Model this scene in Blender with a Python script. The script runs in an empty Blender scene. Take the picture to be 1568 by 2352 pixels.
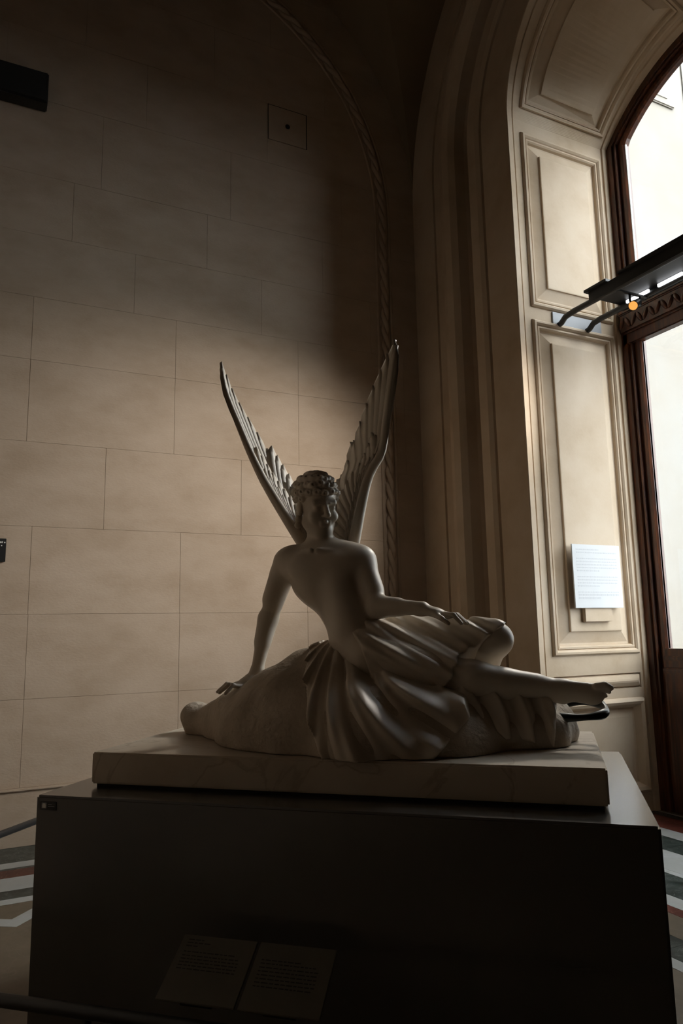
import bpy, bmesh, math, random
import numpy as np
from mathutils import Vector, Matrix
random.seed(7)
sc = bpy.context.scene
COL = sc.collection

# ------------------------------------------------------------------ camera
F_PX = 1675.0
PITCH, ROLL, YAW = math.radians(9.1), math.radians(-1.05), math.radians(63.7)
CAM = np.array([0.0, 0.0, 1.59])
_cp, _sp, _cr, _sr = math.cos(PITCH), math.sin(PITCH), math.cos(ROLL), math.sin(ROLL)
_M = np.array([[math.sin(YAW), math.cos(YAW), 0], [-math.cos(YAW), math.sin(YAW), 0], [0, 0, 1.0]])
_r0, _u0 = np.array([1.0, 0, 0]), np.array([0, -_sp, _cp])
C_FW = _M @ np.array([0, _cp, _sp]); C_R = _M @ (_cr*_r0 + _sr*_u0); C_U = _M @ (-_sr*_r0 + _cr*_u0)
cam_data = bpy.data.cameras.new('camera'); cam = bpy.data.objects.new('camera', cam_data); COL.objects.link(cam)
cam_data.sensor_fit = 'HORIZONTAL'; cam_data.sensor_width = 36.0; cam_data.lens = F_PX/1568*36.0
cam_data.clip_start = 0.05; cam_data.clip_end = 300
cam.matrix_world = Matrix(((C_R[0], C_U[0], -C_FW[0], CAM[0]), (C_R[1], C_U[1], -C_FW[1], CAM[1]), (C_R[2], C_U[2], -C_FW[2], CAM[2]), (0, 0, 0, 1)))
sc.camera = cam
def ray(x, y): return F_PX*C_FW + (x-784)*C_R - (y-1176)*C_U
def on_axis(x, y, ax, val):          # pixel -> point on the plane axis = val
    d = ray(x, y); return CAM + d*((val-CAM[ax])/d[ax])

# ------------------------------------------------------------------ sky, sun, exposure
w = bpy.data.worlds.new('sky'); sc.world = w; w.use_nodes = True
bg = w.node_tree.nodes['Background']; bg.inputs[0].default_value = (0.93, 0.965, 1.0, 1); bg.inputs[1].default_value = 12.5
sun_d = bpy.data.lights.new('sun', 'SUN'); sun_d.energy = 2.0; sun_d.angle = math.radians(0.6); sun_d.color = (1, .93, .82)
sun = bpy.data.objects.new('sun', sun_d); COL.objects.link(sun)
sun.rotation_euler = Vector((0.72, 0.25, -0.62)).to_track_quat('-Z', 'Y').to_euler()   # comes over the roof of this wing, lights the building opposite
por_d = bpy.data.lights.new('window_portal', 'AREA'); por_d.shape = 'RECTANGLE'; por_d.size = 2.4; por_d.size_y = 6.6
por_d.cycles.is_portal = True
por = bpy.data.objects.new('window_portal', por_d); COL.objects.link(por)
por.location = (5.50, 3.55, 4.0); por.rotation_euler = Vector((-1, 0, 0)).to_track_quat('-Z', 'Z').to_euler()
vs = sc.view_settings; vs.view_transform = 'Standard'; vs.look = 'None'; vs.exposure = 0.0; vs.gamma = 1.0; vs.use_curve_mapping = False
sc.cycles.use_denoising = True
sc.cycles.max_bounces = 10; sc.cycles.diffuse_bounces = 6; sc.cycles.transparent_max_bounces = 12
sc.cycles.caustics_reflective = False; sc.cycles.caustics_refractive = False
sc.cycles.sample_clamp_indirect = 6.0

# ------------------------------------------------------------------ materials
def new_mat(name):
    m = bpy.data.materials.new(name); m.use_nodes = True
    return m, m.node_tree.nodes, m.node_tree.links, m.node_tree.nodes['Principled BSDF']
def simple(name, col, rough=.6, metal=0, spec=.5):
    m, n, l, b = new_mat(name)
    b.inputs['Base Color'].default_value = (*col, 1); b.inputs['Roughness'].default_value = rough; b.inputs['Metallic'].default_value = metal
    b.inputs['Specular IOR Level'].default_value = spec
    return m
def stony(name, cols, scale=2.0, rough=.85, bump=.12, fine=60, obj_var=.0, stretch=(1, 1, 1), spec=.3, vein=None, coords='Object', bump_dist=.004):
    """mottled stone: colour ramp over layered noise, optional per-object tint and veins"""
    m, n, l, b = new_mat(name)
    tc = n.new('ShaderNodeTexCoord'); mp = n.new('ShaderNodeMapping'); mp.inputs['Scale'].default_value = stretch
    if coords == 'World':
        g = n.new('ShaderNodeNewGeometry'); l.new(g.outputs['Position'], mp.inputs[0])
    else:
        l.new(tc.outputs[coords], mp.inputs[0])
    nz = n.new('ShaderNodeTexNoise'); nz.inputs['Scale'].default_value = scale; nz.inputs['Detail'].default_value = 8; nz.inputs['Roughness'].default_value = .62
    l.new(mp.outputs[0], nz.inputs['Vector'])
    rp = n.new('ShaderNodeValToRGB'); l.new(nz.outputs['Fac'], rp.inputs[0])
    els = rp.color_ramp.elements
    while len(els) < len(cols): els.new(.5)
    for i, c in enumerate(cols):
        els[i].position = .32 + .36*i/max(1, len(cols)-1); els[i].color = (*c, 1)
    out = rp.outputs[0]
    if vein:
        vcol, vs_, vw = vein
        nv = n.new('ShaderNodeTexNoise'); nv.inputs['Scale'].default_value = vs_; nv.inputs['Detail'].default_value = 6; nv.inputs['Distortion'].default_value = 1.2
        l.new(mp.outputs[0], nv.inputs['Vector'])
        s = n.new('ShaderNodeMath'); s.operation = 'SUBTRACT'; s.inputs[1].default_value = .5; l.new(nv.outputs['Fac'], s.inputs[0])
        a = n.new('ShaderNodeMath'); a.operation = 'ABSOLUTE'; l.new(s.outputs[0], a.inputs[0])
        mr = n.new('ShaderNodeMapRange'); mr.inputs['From Min'].default_value = 0; mr.inputs['From Max'].default_value = vw; mr.inputs['To Min'].default_value = 1; mr.inputs['To Max'].default_value = 0
        l.new(a.outputs[0], mr.inputs['Value'])
        mx = n.new('ShaderNodeMix'); mx.data_type = 'RGBA'; mx.inputs['B'].default_value = (*vcol, 1)
        l.new(mr.outputs[0], mx.inputs['Factor']); l.new(out, mx.inputs['A']); out = mx.outputs['Result']
    if obj_var:
        oi = n.new('ShaderNodeObjectInfo'); mr2 = n.new('ShaderNodeMapRange')
        mr2.inputs['To Min'].default_value = 1-obj_var; mr2.inputs['To Max'].default_value = 1+obj_var
        l.new(oi.outputs['Random'], mr2.inputs['Value'])
        mm = n.new('ShaderNodeVectorMath'); mm.operation = 'SCALE'; l.new(out, mm.inputs[0]); l.new(mr2.outputs[0], mm.inputs['Scale']); out = mm.outputs[0]
    l.new(out, b.inputs['Base Color'])
    b.inputs['Roughness'].default_value = rough; b.inputs['Specular IOR Level'].default_value = spec
    if bump:
        nf = n.new('ShaderNodeTexNoise'); nf.inputs['Scale'].default_value = fine; nf.inputs['Detail'].default_value = 5
        l.new(mp.outputs[0], nf.inputs['Vector'])
        bp = n.new('ShaderNodeBump'); bp.inputs['Strength'].default_value = bump; bp.inputs['Distance'].default_value = bump_dist
        l.new(nf.outputs['Fac'], bp.inputs['Height']); l.new(bp.outputs[0], b.inputs['Normal'])
    return m
M = {}
M['wall'] = stony('limestone_wall', [(.385, .295, .215), (.43, .338, .255), (.465, .372, .288)], 1.7, .85, .45, 38, .02, (1, 1, 1.9), coords='World')
M['mortar'] = simple('mortar', (.26, .19, .12), .9)
M['stone'] = stony('limestone_trim', [(.45, .345, .235), (.53, .42, .305), (.58, .475, .36)], 1.6, .75, .12, 50, coords='World')
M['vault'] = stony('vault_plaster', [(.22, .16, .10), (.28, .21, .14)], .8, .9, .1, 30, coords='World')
M['marble'] = stony('statue_marble', [(.50, .43, .34), (.57, .50, .41), (.62, .55, .46)], 3.0, .42, .06, 90, spec=.4)
M['rockmarble'] = stony('rough_marble', [(.36, .30, .23), (.44, .37, .29), (.52, .45, .36)], 5.0, .75, .8, 45, bump_dist=.010)
M['slab'] = stony('slab_marble', [(.44, .37, .29), (.50, .43, .34), (.55, .48, .39)], 2.2, .5, .05, 60, vein=((.40, .33, .25), 2.3, .02))
M['pedestal'] = stony('pedestal_paint', [(.085, .082, .076), (.100, .096, .089)], 3, .20, .02, 120, spec=.9)
M['fwhite'] = stony('white_marble_floor', [(.35, .36, .345), (.42, .43, .41)], 3, .3, 0, vein=((.42, .43, .43), 2, .02), obj_var=.06, coords='World')
M['fgreen'] = stony('dark_green_marble', [(.010, .014, .012), (.03, .04, .035), (.09, .105, .095)], 14, .3, 0, vein=((.18, .20, .18), 9, .012), obj_var=.1, coords='World')
M['fred'] = stony('red_marble', [(.05, .012, .009), (.10, .025, .018), (.15, .05, .035)], 9, .3, 0, vein=((.30, .20, .13), 6, .010), obj_var=.1, coords='World')
M['ftan'] = stony('tan_marble', [(.10, .077, .050), (.15, .118, .080)], 6, .35, 0, vein=((.14, .11, .08), 5, .02), obj_var=.08, coords='World')
M['wood'] = stony('varnished_oak', [(.026, .0075, .0025), (.065, .018, .0055), (.15, .045, .012)], 5, .35, .12, 40, stretch=(6, 6, .5), spec=.5, coords='World')
M['black'] = simple('black_metal', (.012, .012, .012), .45)
M['bronze'] = simple('dark_bronze', (.02, .022, .02), .35, .6)
M['grey'] = simple('grey_plate', (.30, .31, .33), .5)
M['paper'] = stony('white_board', [(.60, .61, .62), (.63, .64, .65)], 8, .6, 0)
M['ink'] = simple('grey_print', (.53, .54, .56), .7)
M['caption'] = stony('caption_panel', [(.13, .118, .095), (.15, .138, .112)], 10, .5, 0)
M['captionink'] = simple('caption_print', (.03, .028, .024), .6)
M['white'] = simple('white_paint', (.75, .75, .72), .6)
M['dark'] = simple('dark_gap', (.01, .009, .008), .9)
M['copper'] = simple('copper_reflector', (.75, .36, .10), .35, .9)
M['facade'] = stony('facade_stone', [(.182, .160, .130), (.198, .190, .176)], .25, .9, .2, 8, .03, coords='World')
M['court'] = simple('courtyard_paving', (.05, .048, .045), .9)  # shade put into the paving colour, keeps bounce off the upper wall and vault
m, n, l, b = new_mat('window_glass')
tr = n.new('ShaderNodeBsdfTransparent'); tr.inputs[0].default_value = (.95, .97, .97, 1); gl = n.new('ShaderNodeBsdfGlossy'); gl.inputs['Roughness'].default_value = .02
mx = n.new('ShaderNodeMixShader'); mx.inputs[0].default_value = .05
l.new(tr.outputs[0], mx.inputs[1]); l.new(gl.outputs[0], mx.inputs[2]); l.new(mx.outputs[0], n['Material Output'].inputs[0])
M['glass'] = m
def emit(name, col, s):
    m, n, l, b = new_mat(name); b.inputs['Base Color'].default_value = (*col, 1); b.inputs['Emission Color'].default_value = (*col, 1); b.inputs['Emission Strength'].default_value = s
    return m
M['tubelamp'] = emit('lit_tube', (.95, .97, 1.0), 2.5)
M['lens'] = emit('warm_lens', (1.0, .45, .10), .9)

# ------------------------------------------------------------------ object helpers
def link(o, parent=None):
    COL.objects.link(o)
    if parent is not None: o.parent = parent
    return o
def mesh_obj(name, verts, faces, mat, parent=None, smooth=False):
    me = bpy.data.meshes.new(name); me.from_pydata([tuple(map(float, v)) for v in verts], [], [tuple(map(int, f)) for f in faces]); me.update()
    if smooth: me.polygons.foreach_set('use_smooth', [True]*len(me.polygons))
    me.materials.append(M[mat]); return link(bpy.data.objects.new(name, me), parent)
def bm_obj(name, bm, mat, parent=None, smooth=False):
    bmesh.ops.recalc_face_normals(bm, faces=bm.faces[:])
    me = bpy.data.meshes.new(name); bm.to_mesh(me); bm.free()
    if smooth:
        for p in me.polygons: p.use_smooth = True
    me.materials.append(M[mat]); return link(bpy.data.objects.new(name, me), parent)
def box_bm(bm, lo, hi, bev=0, mat4=None):
    r = bmesh.ops.create_cube(bm, size=1); vs_ = r['verts']
    for v in vs_: v.co = Vector([(lo[i]+hi[i])/2 + v.co[i]*(hi[i]-lo[i]) for i in range(3)])
    if mat4 is not None: bmesh.ops.transform(bm, matrix=mat4, verts=vs_)
    if bev:
        es = list({e for v in vs_ for e in v.link_edges})
        bmesh.ops.bevel(bm, geom=es, offset=bev, segments=2, affect='EDGES', clamp_overlap=True)
def box(name, lo, hi, mat, parent=None, bev=0):
    bm = bmesh.new(); box_bm(bm, lo, hi, bev); return bm_obj(name, bm, mat, parent)
def tube_bm(bm, pts, rad, seg=12, closed=False, scale2=None):
    pts = [Vector(p) for p in pts]; n_ = len(pts); rads = [float(q) for q in rad] if hasattr(rad, "__len__") else [float(rad)]*n_
    rings = []; up = None
    for i, p in enumerate(pts):
        a = pts[(i-1) % n_] if (closed or i > 0) else p; c = pts[(i+1) % n_] if (closed or i < n_-1) else p
        t = (c-a).normalized()
        if up is None:
            up = Vector((0, 0, 1)) if abs(t.z) < .9 else Vector((1, 0, 0))
        s = t.cross(up).normalized(); up = s.cross(t).normalized()
        rings.append([bm.verts.new(p + rads[i]*(math.cos(k*2*math.pi/seg)*s + math.sin(k*2*math.pi/seg)*up)) for k in range(seg)])
    m_ = n_ if closed else n_-1
    for i in range(m_):
        A, B = rings[i], rings[(i+1) % n_]
        for k in range(seg): bm.faces.new((A[k], A[(k+1) % seg], B[(k+1) % seg], B[k]))
    if not closed:
        bm.faces.new(rings[0][::-1]); bm.faces.new(rings[-1])
def tube(name, pts, rad, mat, parent=None, seg=12, closed=False):
    bm = bmesh.new(); tube_bm(bm, pts, rad, seg, closed); return bm_obj(name, bm, mat, parent, True)
def empty(name, loc, rz=0):
    o = bpy.data.objects.new(name, None); o.location = loc; o.rotation_euler = (0, 0, rz); o.empty_display_size = .1; return link(o)
def tag(o, label, cat, group=None):
    o['label'] = label; o['category'] = cat
    if group: o['group'] = group
    return o
def struct(o): o['kind'] = 'structure'; return o

# ------------------------------------------------------------------ the room
D = 6.37            # back wall
XW = 4.12           # window wall, room side
XF = 5.37           # window frame plane
YC, RW, ZS = 3.55, 1.20, 6.25     # window axis, half width, springing height
ZV = 6.2            # vault springing
X0, X1, Y0 = -1.70, XW, -9.0
VX, RX = (X0+X1)/2, (X1-X0)/2
RY = D-YC
# back wall in ashlar courses
wb = struct(box('wall_back', (X0-.3, D+.012, 0), (X1+.3, D+.4, 9.6), 'mortar'))
zs = [0, .425, 1.09, 1.75, 2.457, 3.163, 3.87, 4.43, 5.0, 5.56, 6.29, 6.96, 7.63, 8.3, 9.2]
vj = [.75, .345, .345, 1.557, .9, .268, .268, 1.1, .55, 1.994, 2.379, .6, 1.2, .4]
for i in range(len(zs)-1):
    x = vj[i]-1.215*3; xs = [X0]
    while x < X1:
        if x > X0+.15: xs.append(x)
        x += 1.215
    if X1-xs[-1] < .2: xs[-1] = X1
    else: xs.append(X1)
    for a_, b_ in zip(xs[:-1], xs[1:]):
        g = .0006; d = random.uniform(0, .0008) + (-.018 if i == 0 else 0)
        box('stone_block', (a_+g, D+d, zs[i]+g), (b_-g, D+.03, zs[i+1]-g), 'wall', wb, .0016)
# base moulding at the top of the lowest course
bm = bmesh.new(); box_bm(bm, (X0, D-.035, .405), (X1-.02, D+.01, .425), .006); struct(bm_obj('trim_1', bm, 'wall'))
# side wall, rear wall (behind the camera), window wall beyond this bay
struct(box('wall_left', (X0-.35, Y0, 0), (X0, D+.4, 9.6), 'wall'))
struct(box('wall_rear', (X0-.3, Y0-.35, 0), (X1+.3, Y0, 9.6), 'wall'))
struct(box('wall_right', (X1, Y0, 0), (X1+.35, YC-RY, 9.6), 'wall'))

# window wall: moulded jamb and archivolt swept along the opening
prof = [(RW, XW+.02), (RW, XW), (RW+.38, XW), (RW+.385, XW+.02), (RW+.405, XW+.02), (RW+.41, XW-.005), (RW+.45, XW-.03), (RW+.56, XW-.035), (RW+.59, XW-.01),
        (RW+.60, XW+.09), (RW+.64, XW+.13), (RW+.71, XW+.12), (RW+.735, XW+.05), (RW+.745, XW-.06), (RW+.78, XW-.12), (RW+.85, XW-.145), (RW+.93, XW-.12), (RW+.985, XW-.05),
        (RW+1.0, XW-.005), (RW+1.20, XW-.005), (RW+1.205, XW+.012), (RW+1.22, XW+.012), (RW+1.225, XW-.012), (RY, XW-.012)]
path = [(1, 0, z) for z in np.linspace(0, ZS, 8)[:-1]] + [(0, t, 0) for t in np.linspace(0, math.pi, 49)] + [(-1, 0, z) for z in np.linspace(ZS, 0, 8)[1:]]
V, Fc = [], []
for (s, t, z) in path:
    for (r, x) in prof:
        if s: V.append((x, YC+s*r, z))
        else: V.append((x, YC+r*math.cos(t), ZS+r*math.sin(t)))
n_ = len(prof)
for i in range(len(path)-1):
    for j in range(n_-1): Fc.append((i*n_+j, i*n_+j+1, (i+1)*n_+j+1, (i+1)*n_+j))
struct(mesh_obj('trim_2', V, Fc, 'stone'))

# reveal: jambs and soffit with raised panels
DU = XF-XW
def jamb_map(sgn):
    return lambda u, v, h: (XW+u, YC+sgn*(RW-h), v)
zB, RB = 5.27, 1.55
aB = math.atan2(ZS-zB, RW)
def soffit_map(u, s, h):
    t = u/DU; s = s/(RW*math.pi)
    th = math.pi*s; ph = aB+(math.pi-2*aB)*s
    y = (1-t)*RW*math.cos(th)+t*RB*math.cos(ph); z = (1-t)*(ZS+RW*math.sin(th))+t*(zB+RB*math.sin(ph))
    q = Vector((-y, (5.4-z))).normalized()
    return (XW+u, YC+y+h*q.x, z+h*q.y)
def ring_panel(V, Fc, mp, u0, u1, v0, v1, rings, nv):
    prev = None
    for ins, h in rings:
        vv = np.linspace(v0+ins, v1-ins, nv+1); base = len(V)
        for v in vv: V.append(mp(u0+ins, v, h))
        for v in vv[::-1]: V.append(mp(u1-ins, v, h))
        N = 2*(nv+1); cur = [base+k for k in range(N)]
        if prev:
            for k in range(N): Fc.append((prev[k], prev[(k+1) % N], cur[(k+1) % N], cur[k]))
        prev = cur
    N = 2*(nv+1)
    for k in range(nv): Fc.append((prev[k], prev[k+1], prev[N-2-k], prev[N-1-k]))
def rect(V, Fc, mp, u0, u1, v0, v1, nv=1, h=0):
    base = len(V)
    for v in np.linspace(v0, v1, nv+1): V.append(mp(u0, v, h)); V.append(mp(u1, v, h))
    for k in range(nv): Fc.append((base+2*k, base+2*k+1, base+2*k+3, base+2*k+2))
RAISED = [(0, 0), (.002, .012), (.014, .026), (.032, .028), (.046, .014), (.052, .002), (.058, .012), (.072, .014), (.082, .002), (.088, -.022), (.105, -.024), (.20, .006), (.202, .020), (.21, .022)]
SUNK = [(0, 0), (.01, .03), (.03, .045), (.055, .03), (.07, .0), (.085, -.03), (.10, -.035), (.16, -.02)]
ROLL_ = [(0, 0), (.004, -.02), (.010, -.02), (.02, .005), (.05, .022), (.065, .026)]
uL, uR = .15, DU-.11
def reveal(name, mp, panels, vtot, nvd, bead=True):
    V, Fc = [], []
    cuts = [0]
    for (v0, v1, rg) in panels: cuts += [v0, v1]
    cuts.append(vtot)
    for k in range(0, len(cuts), 2):
        if cuts[k+1] > cuts[k]: rect(V, Fc, mp, uL, uR, cuts[k], cuts[k+1], max(1, nvd//6))
    # near bead, groove and stiles
    for (ua, ub, ha, hb) in ((0, .004, 0, .010), (.004, .055, .010, .010), (.055, .062, .010, -.012), (.062, .072, -.012, -.012), (.072, .076, -.012, 0), (.076, uL, 0, 0), (uR, uR+.03, 0, 0), (uR+.03, uR+.034, 0, .018), (uR+.034, DU+.08, .018, .018)):
        base = len(V)
        for v in np.linspace(0, vtot, nvd+1): V.append(mp(ua, v, ha)); V.append(mp(ub, v, hb))
        for k in range(nvd): Fc.append((base+2*k, base+2*k+1, base+2*k+3, base+2*k+2))
    for (v0, v1, rg) in panels: ring_panel(V, Fc, mp, uL, uR, v0, v1, rg, max(1, int(nvd*(v1-v0)/vtot)))
    bm = bmesh.new(); vs_ = [bm.verts.new(v) for v in V]
    for f in Fc: bm.faces.new([vs_[i] for i in f])
    return struct(bm_obj(name, bm, 'stone'))
JP = [(.16, .955, SUNK), (1.035, 1.165, ROLL_), (1.33, 4.285, RAISED), (4.405, 6.125, RAISED)]
reveal('trim_3', jamb_map(1), JP, ZS, 1)
reveal('trim_4', jamb_map(-1), JP, ZS, 1)
ST = RW*math.pi
reveal('trim_5', soffit_map, [(.13, ST*.46, RAISED), (ST*.54, ST-.13, RAISED)], ST, 48)
# outer masonry around the window so that no light leaks past the reveal
bm = bmesh.new()
box_bm(bm, (XW+.12, YC+RW+.09, 0), (XF+.25, D+.4, 9.6)); box_bm(bm, (XW+.12, YC-RY, 0), (XF+.25, YC-RW-.09, 9.6))
box_bm(bm, (XF+.10, YC-RW-.1, 6.9), (XF+.25, YC+RW+.1, 9.6)); box_bm(bm, (XW+.2, YC-RW-.1, 7.6), (XF+.25, YC+RW+.1, 9.6))
struct(bm_obj('wall_window', bm, 'mortar'))

# vault: two crossing barrels
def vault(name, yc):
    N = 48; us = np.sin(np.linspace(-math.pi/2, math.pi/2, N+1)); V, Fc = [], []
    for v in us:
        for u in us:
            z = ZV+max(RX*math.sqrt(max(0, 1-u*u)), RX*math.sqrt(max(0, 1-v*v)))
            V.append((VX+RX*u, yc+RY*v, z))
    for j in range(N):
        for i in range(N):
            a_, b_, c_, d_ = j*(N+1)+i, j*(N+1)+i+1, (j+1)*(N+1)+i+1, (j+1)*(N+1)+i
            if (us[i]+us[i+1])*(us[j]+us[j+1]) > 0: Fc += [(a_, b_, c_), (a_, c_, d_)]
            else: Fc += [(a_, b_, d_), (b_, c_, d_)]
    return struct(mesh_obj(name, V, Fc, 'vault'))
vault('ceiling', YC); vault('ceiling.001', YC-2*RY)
struct(box('ceiling_cover', (X0-.4, Y0-.4, 9.25), (XF+.3, D+.4, 9.5), 'vault'))
struct(box('ceiling_flat', (X0-.3, Y0-.3, ZV+.0), (X1+.3, YC-3*RY, ZV+.2), 'vault'))
# rope moulding round the lunette of the back wall
def rope(name, pts, rad, parent=None):
    L = [0]
    for a_, b_ in zip(pts[:-1], pts[1:]): L.append(L[-1]+(Vector(b_)-Vector(a_)).length)
    bm = bmesh.new(); P = np.array(pts); L = np.array(L)
    for ph in (0, math.pi):
        s = np.arange(0, L[-1], .03); q = np.stack([np.interp(s, L, P[:, k]) for k in range(3)], 1)
        tg = np.gradient(q, axis=0); tg /= np.linalg.norm(tg, axis=1)[:, None]
        sd = np.cross(tg, [0, 1, 0]); an = s/.17*2*math.pi/2+ph
        q = q+rad*.55*(np.cos(an)[:, None]*sd+np.sin(an)[:, None]*np.array([0, 1, 0]))
        tube_bm(bm, [tuple(p) for p in q], rad*.72, 6)
    return struct(bm_obj(name, bm, 'wall', parent, True))
RR, RCX, RCZ = 2.49, VX, 6.0
arc = [(RCX+RR*math.cos(t), D-.01, RCZ+RR*math.sin(t)) for t in np.linspace(0, math.pi, 61)]
rope('trim_6', [(RCX+RR, D-.01, z) for z in np.linspace(.45, RCZ, 20)[:-1]]+arc+[(RCX-RR, D-.01, z) for z in np.linspace(RCZ, .45, 20)[1:]], .036)
for k, (dr, rr) in enumerate(((-.075, .014), (.085, .018))):
    R_ = RR+dr
    a2 = [(RCX+R_*math.cos(t), D, RCZ+R_*math.sin(t)) for t in np.linspace(0, math.pi, 61)]
    struct(tube('trim_%d' % (7+k), [(RCX+R_, D, .45)]+a2+[(RCX-R_, D, .45)], rr, 'wall', None, 8))

# ------------------------------------------------------------------ floor: marble bands
fl = struct(box('floor', (X0-.3, Y0-.3, -.2), (XF+.3, D+.4, -.0015), 'ftan'))
def band_x(d0, d1, mat, xa=X0, xb=2.9, step=.9):           # bands along the back wall
    x = xa
    while x < xb-.01:
        e = min(x+step, xb); box('floor_slab', (x+.001, D-d1+.001, -.02), (e-.001, D-d0-.001, 0), mat, fl); x = e
def band_y(xa, xb, mat, ya=YC-RW, yb=YC+RW, step=.8):      # bands along the window
    y = ya
    while y < yb-.01:
        e = min(y+step, yb); box('floor_slab', (xa+.001, y+.001, -.02), (xb-.001, e-.001, 0), mat, fl); y = e
for d0, d1, mt in ((.0, .41, 'fgreen'), (.41, .545, 'fwhite'), (.545, .585, 'fgreen'), (.585, .76, 'fred'), (.76, 1.03, 'fwhite'), (1.03, 1.19, 'fgreen'), (1.19, 1.285, 'fwhite')):
    band_x(d0, d1, mt)
for xa, xb, mt in ((5.33, 5.45, 'ftan'), (5.30, 5.33, 'fwhite'), (5.206, 5.30, 'fgreen'), (4.908, 5.206, 'fred'), (4.734, 4.908, 'fwhite'), (4.454, 4.734, 'fgreen'), (XW, 4.454, 'fwhite')):
    band_y(xa, xb, mt)
for xa, xb, mt in ((4.064, XW, 'fwhite'), (3.75, 4.064, 'fgreen'), (3.616, 3.75, 'fwhite'), (3.527, 3.616, 'fred'), (3.285, 3.527, 'ftan'), (3.078, 3.285, 'fgreen'), (2.992, 3.078, 'fwhite')):
    band_y(xa, xb, mt, -2.0, 6.3)
# lozenge of white strips in the tan field
def strip(p, q, wd, mat):
    p, q = Vector((*p, 0)), Vector((*q, 0)); t = (q-p).normalized(); s = Vector((-t.y, t.x, 0))*wd/2
    V = [p+s, q+s, q-s, p-s]; V = V+[v-Vector((0, 0, .02)) for v in V]
    mesh_obj('floor_slab', V, [(0, 1, 2, 3), (4, 7, 6, 5), (0, 4, 5, 1), (1, 5, 6, 2), (2, 6, 7, 3), (3, 7, 4, 0)], mat, fl)
pk = Vector(on_axis(32, 2120, 2, 0)[:2]); pr = Vector(on_axis(78, 2095, 2, 0)[:2]); pl = Vector(on_axis(0, 2119, 2, 0)[:2])
dr = (pr-pk).normalized(); dl = (pl-pk).normalized()
mit = (dr+dl).normalized()*(.05/math.sin(math.acos(max(-1, min(1, dr.dot(dl))))/2))
for dd, ln in ((dr, 1.0), (dl, 1.2)):
    pn = Vector((-dd.y, dd.x)); pn = pn if pn.dot(mit) > 0 else -pn
    q = [pk+mit, pk+mit+dd*ln, pk+mit+dd*ln-pn*.10, pk-mit]
    if (q[1]-q[0]).cross(q[2]-q[0]) < 0: q = q[::-1]
    V = [(v.x, v.y, 0) for v in q]+[(v.x, v.y, -.02) for v in q]
    mesh_obj('floor_slab', V, [(0, 1, 2, 3), (4, 7, 6, 5), (0, 4, 5, 1), (1, 5, 6, 2), (2, 6, 7, 3), (3, 7, 4, 0)], 'fwhite', fl)

# ------------------------------------------------------------------ window
win = struct(empty('window_1', (XF, YC, 0)))
def wpart(name, bm, mat='wood', parent=win, smooth=False):
    o = bm_obj(name, bm, mat, None, smooth); o.parent = parent; o.matrix_parent_inverse = Matrix.Translation((-XF, -YC, 0)); return o
FO = RW-.005; FW = .20
def arch_sweep(bm, prof, ri_base):     # prof: (inset from outer outline, x)
    pth = [(1, z) for z in (0.0, 2.0, 4.0, ZS)] + [(0, s) for s in np.linspace(0, 1, 33)[1:-1]] + [(-1, z) for z in (ZS, 4.0, 2.0, 0.0)]
    rows = []
    for (s, v) in pth:
        row = []
        for (ins, x) in prof:
            if s: row.append(bm.verts.new((x, YC+s*(FO-ins), v)))
            else:
                R_ = RB-.005; ph = aB+(math.pi-2*aB)*v
                R2 = R_-ins*.85; yv = R2*math.cos(ph); yv = max(-(FO-ins), min(FO-ins, yv))
                row.append(bm.verts.new((x, YC+yv, zB+R2*math.sin(ph))))
        rows.append(row)
    for a_, b_ in zip(rows[:-1], rows[1:]):
        for k in range(len(prof)): bm.faces.new((a_[k], a_[(k+1) % len(prof)], b_[(k+1) % len(prof)], b_[k]))
bm = bmesh.new(); arch_sweep(bm, [(0, XF-.02), (.075, XF-.02), (.085, XF+.0), (.10, XF+.0), (.105, XF-.015), (.118, XF-.015), (.122, XF+.02), (.15, XF+.02), (.155, XF+.005), (.185, XF+.01), (.20, XF+.03), (.20, XF+.08), (0, XF+.08)], 0)
wpart('outer_frame', bm)
ZT0, ZT1 = 4.19, 4.62
bm = bmesh.new()
box_bm(bm, (XF-.02, YC-FO+.02, ZT0), (XF+.07, YC+FO-.02, ZT1-.02), .01); box_bm(bm, (XF-.055, YC-FO+.02, ZT0+.10), (XF+.02, YC+FO-.02, ZT0+.30), .02)
box_bm(bm, (XF-.07, YC-FO+.02, ZT0+.285), (XF+.03, YC+FO-.02, ZT0+.335), .012)
wpart('transom', bm)
for k in range(34):
    bm = bmesh.new(); bmesh.ops.create_icosphere(bm, subdivisions=2, radius=1)
    y = YC-FO+.06+k*(2*FO-.12)/33
    bmesh.ops.transform(bm, matrix=Matrix.Translation((XF-.056, y, ZT0+.20)) @ Matrix.Rotation(.5 if k % 2 else -.5, 4, 'X') @ Matrix.Diagonal((.018, .024, .062, 1)), verts=bm.verts[:]); wpart('carved_leaf', bm, 'wood', win, True)
bm = bmesh.new(); box_bm(bm, (XF-.03, YC-.09, 0), (XF+.07, YC+.09, ZT0), .012); wpart('mullion', bm)
bm = bmesh.new(); box_bm(bm, (XF-.0, YC-.06, ZT1), (XF+.07, YC+.06, 6.75), .012); wpart('mullion', bm)
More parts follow.
